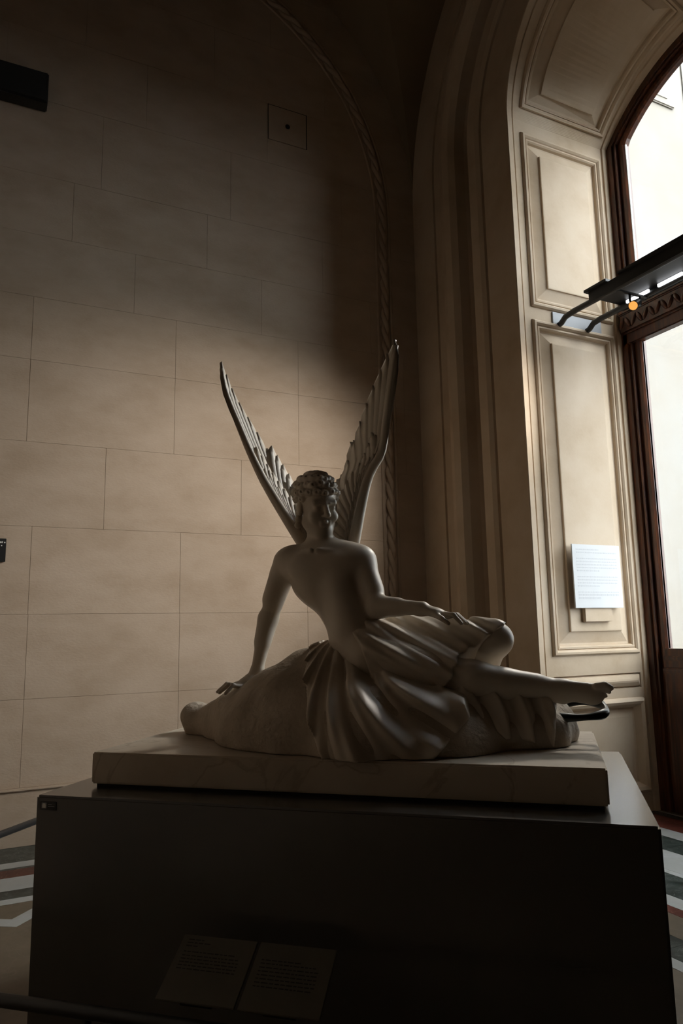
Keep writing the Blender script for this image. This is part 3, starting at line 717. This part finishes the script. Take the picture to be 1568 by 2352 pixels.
SP = [4.05, 3.2, 2.6]  # first is the visible spotlight; the other two are added, unseen, to brighten the back wall
for k, y in enumerate(SP):
    c_ = Vector(((xa_+xb_)/2+.03, y, zr-.105)); aim = (Vector(((1.25, 2.95, 1.9), (1.25, D, 2.3), (1.95, D, 2.6))[k])-c_).normalized()
    box('cross_bar', (xa_, y-.012, zr-.029), (xb_, y+.012, zr-.016), 'black', rail)
    so = empty('track_spotlight', c_); tag(so, ('small black spotlight with glowing orange lens under the rail, beside the panelled reveal', 'added unseen spotlight at the middle of the rail, lighting the back wall', 'added unseen spotlight at the rail end away from the notice board, lighting the back wall')[k], 'spotlight', 'spotlights on the window rail')
    q = aim.to_track_quat('Z', 'Y').to_matrix().to_4x4()
    bm = bmesh.new(); bmesh.ops.create_cone(bm, cap_ends=True, segments=20, radius1=.030, radius2=.042, depth=.11); bmesh.ops.transform(bm, matrix=q, verts=bm.verts[:]); bm_obj('housing', bm, 'black', so, False)
    bm = bmesh.new(); bmesh.ops.create_cone(bm, cap_ends=True, segments=20, radius1=.036, radius2=.036, depth=.006); bmesh.ops.transform(bm, matrix=q @ Matrix.Translation((0, 0, .058)), verts=bm.verts[:]); bm_obj('lens', bm, 'lens', so)['label'] = 'glowing orange lens'
    tube('yoke', [(-.06, .0, .075), (-.062, 0, .02), (-.05, 0, -.01)], .009, 'black', so, 8); tube('yoke', [(.06, .0, .075), (.062, 0, .02), (.05, 0, -.01)], .009, 'black', so, 8)
    tube('pivot', [(-.055, 0, 0), (.055, 0, 0)], .014, 'black', so, 10)
    ld = bpy.data.lights.new('spot_beam', 'SPOT'); ld.energy = (300, 420, 380)[k]; ld.spot_size = math.radians((62, 60, 52)[k]); ld.spot_blend = 1.0; ld.shadow_soft_size = .22; ld.color = (1, .92, .82)
    lo = bpy.data.objects.new('spot_beam', ld); COL.objects.link(lo); lo.location = c_+aim*.085; lo.rotation_euler = aim.to_track_quat('-Z', 'Y').to_euler()

# ------------------------------------------------------------------ notice board on the reveal
yb_ = YR_-.075
n0, n1 = on_axis(1312, 1249, 1, yb_), on_axis(1432, 1396, 1, yb_)
nb = empty('notice_board', (0, 0, 0)); tag(nb, 'white printed notice board fixed to the panelled window reveal', 'notice')
box('board', (n0[0], yb_, n1[2]), (n1[0], yb_+.012, n0[2]), 'paper', nb, .002)
bw, bh = n1[0]-n0[0], n0[2]-n1[2]; bm = bmesh.new(); rnd = random.Random(5)
for k in range(17):
    if k in (2, 8, 13): continue
    z = n0[2]-bh*(.09+.048*k); x = n0[0]+bw*.08; e = n0[0]+bw*(.92 if k not in (0, 7, 12, 16) else .55)
    while x < e-.01:
        L_ = rnd.uniform(.012, .045); box_bm(bm, (x, yb_-.0006, z), (min(x+L_, e), yb_, z+bh*(.018 if k < 15 else .028))); x += L_+.007
bm_obj('printed_text', bm, 'ink', nb)['kind'] = 'stuff'
b0, b1 = on_axis(1341, 1396, 1, YR_-.05), on_axis(1405, 1427, 1, YR_-.05)
box('bracket', (b0[0], YR_-.06, b1[2]), (b1[0], YR_-.005, n1[2]+.05), 'stone', nb, .003); box('spacer', (b0[0]+.03, yb_+.01, n1[2]+.12), (b1[0]-.03, YR_-.005, n0[2]-.12), 'grey', nb, .002)

# ------------------------------------------------------------------ things on the back wall
h0, h1 = on_axis(616, 279, 1, D), on_axis(702, 306, 1, D)
ha = empty('access_hatch', ((h0[0]+h1[0])/2, D, 6.755)); tag(ha, 'square stone access hatch with a round black hole, set high in the wall', 'hatch')
w2 = (h1[0]-h0[0])/2
box('gap_frame', (-w2-.004, -.003, -.195), (w2+.012, .0, .205), 'dark', ha); box('cover', (-w2, -.009, -.195), (w2, .0, .195), 'wall', ha, .002)
bm = bmesh.new(); bmesh.ops.create_cone(bm, cap_ends=True, segments=20, radius1=.026, radius2=.026, depth=.004); bmesh.ops.transform(bm, matrix=Matrix.Translation((0, -.010, .0)) @ Matrix.Rotation(math.pi/2, 4, 'X'), verts=bm.verts[:]); bm_obj('finger_hole', bm, 'dark', ha)
e0, e1 = on_axis(113, 168, 1, D-.14), on_axis(106, 236, 1, D-.14)
wx = empty('wall_box', (e0[0], D, e1[2])); tag(wx, 'black rectangular box mounted high on the stone wall', 'wall box')
hz = float(e0[2]-e1[2]); box('casing', (-.80, -.14, 0), (0, 0, hz), 'black', wx, .01); box('front_rim', (-.79, -.148, .012), (-.012, -.14, hz-.012), 'dark', wx, .003)
s0, s1 = on_axis(15, 1237, 1, D-.02), on_axis(13, 1290, 1, D-.02)
ws = empty('wall_label', (s0[0], D, s1[2])); tag(ws, 'black wall label with white lettering on the pale stone wall', 'wall label')
hz = float(s0[2]-s1[2]); box('plate', (-.34, -.02, 0), (0, 0, hz), 'black', ws, .002)
bm = bmesh.new(); rnd = random.Random(9)
for (z, hh, e) in ((hz*.80, hz*.075, -.004), (hz*.665, hz*.05, -.022)):
    x = -.32
    while x < e-.006:
        L_ = rnd.uniform(.005, .012); box_bm(bm, (x, -.0206, z), (min(x+L_, e), -.02, z+hh*rnd.uniform(.6, 1.2))); x += L_+rnd.choice((.003, .003, .009))
bm_obj('printed_text', bm, 'white', ws)['kind'] = 'stuff'

# ------------------------------------------------------------------ low barrier round the pedestal and the two captions on it
br = empty('barrier_rail', P0, RZ); tag(br, 'low black tubular barrier rail standing on the floor round the pedestal', 'barrier')
ZR, BF, AL = .47, -.90, -2.28
tube('rail', [(AL+.05, BF, ZR), (1.9, BF, ZR)], .020, 'black', br, 12); tube('rail', [(AL, 1.75, ZR), (AL, BF+.05, ZR), (AL+.015, BF+.015, ZR), (AL+.05, BF, ZR)], .020, 'black', br, 12)
for (a_, b_) in ((AL, 1.7), (AL, .3), (AL+.1, BF), (-.6, BF), (.45, BF), (1.8, BF)):
    tube('post', [(a_, b_, .012), (a_, b_, ZR-.005)], .013, 'black', br, 10)
    bm = bmesh.new(); bmesh.ops.create_cone(bm, cap_ends=True, segments=20, radius1=.07, radius2=.066, depth=.012); bmesh.ops.transform(bm, matrix=Matrix.Translation((a_, b_, .006)), verts=bm.verts[:]); bm_obj('foot_plate', bm, 'black', br)
for k, (a0, a1) in enumerate(((-.397, -.142), (-.132, .118))):
    sl = math.atan2(.11, .185); cp_ = empty('caption_panel', Matrix.Translation(P0) @ Matrix.Rotation(RZ, 4, 'Z') @ Vector((a0, -.862, .512)), RZ); cp_.rotation_euler = (sl, 0, RZ)
    W_ = a1-a0; H_ = .216
    tag(cp_, ('tilted grey caption panel with a short heading and single printed block' if k == 0 else 'tilted grey caption panel with two columns of print beside the other caption'), 'caption', 'captions on the front rail')
    box('panel', (0, 0, -.008), (W_, H_, 0), 'caption', cp_, .0015)
    box('support', (W_*.3, .005, -.022), (W_*.7, .14, -.008), 'black', cp_)
    bm = bmesh.new(); rnd = random.Random(20+k)
    rows = [(.93, .30), (.88, .42), (.83, .25), (.74, .80)]+[(.68-.05*i, .85) for i in range(5)] if k == 0 else [(.74, .62), (.69, .80)]+[(.63-.055*i, .84) for i in range(6)]
    for (v, e) in rows:
        x = W_*.09
        while x < W_*e-.004:
            L_ = rnd.uniform(.006, .022); box_bm(bm, (x, H_*v-.0035, 0), (min(x+L_, W_*e), H_*v, .0004)); x += L_+.004
    bm_obj('printed_text', bm, 'captionink', cp_)['kind'] = 'stuff'
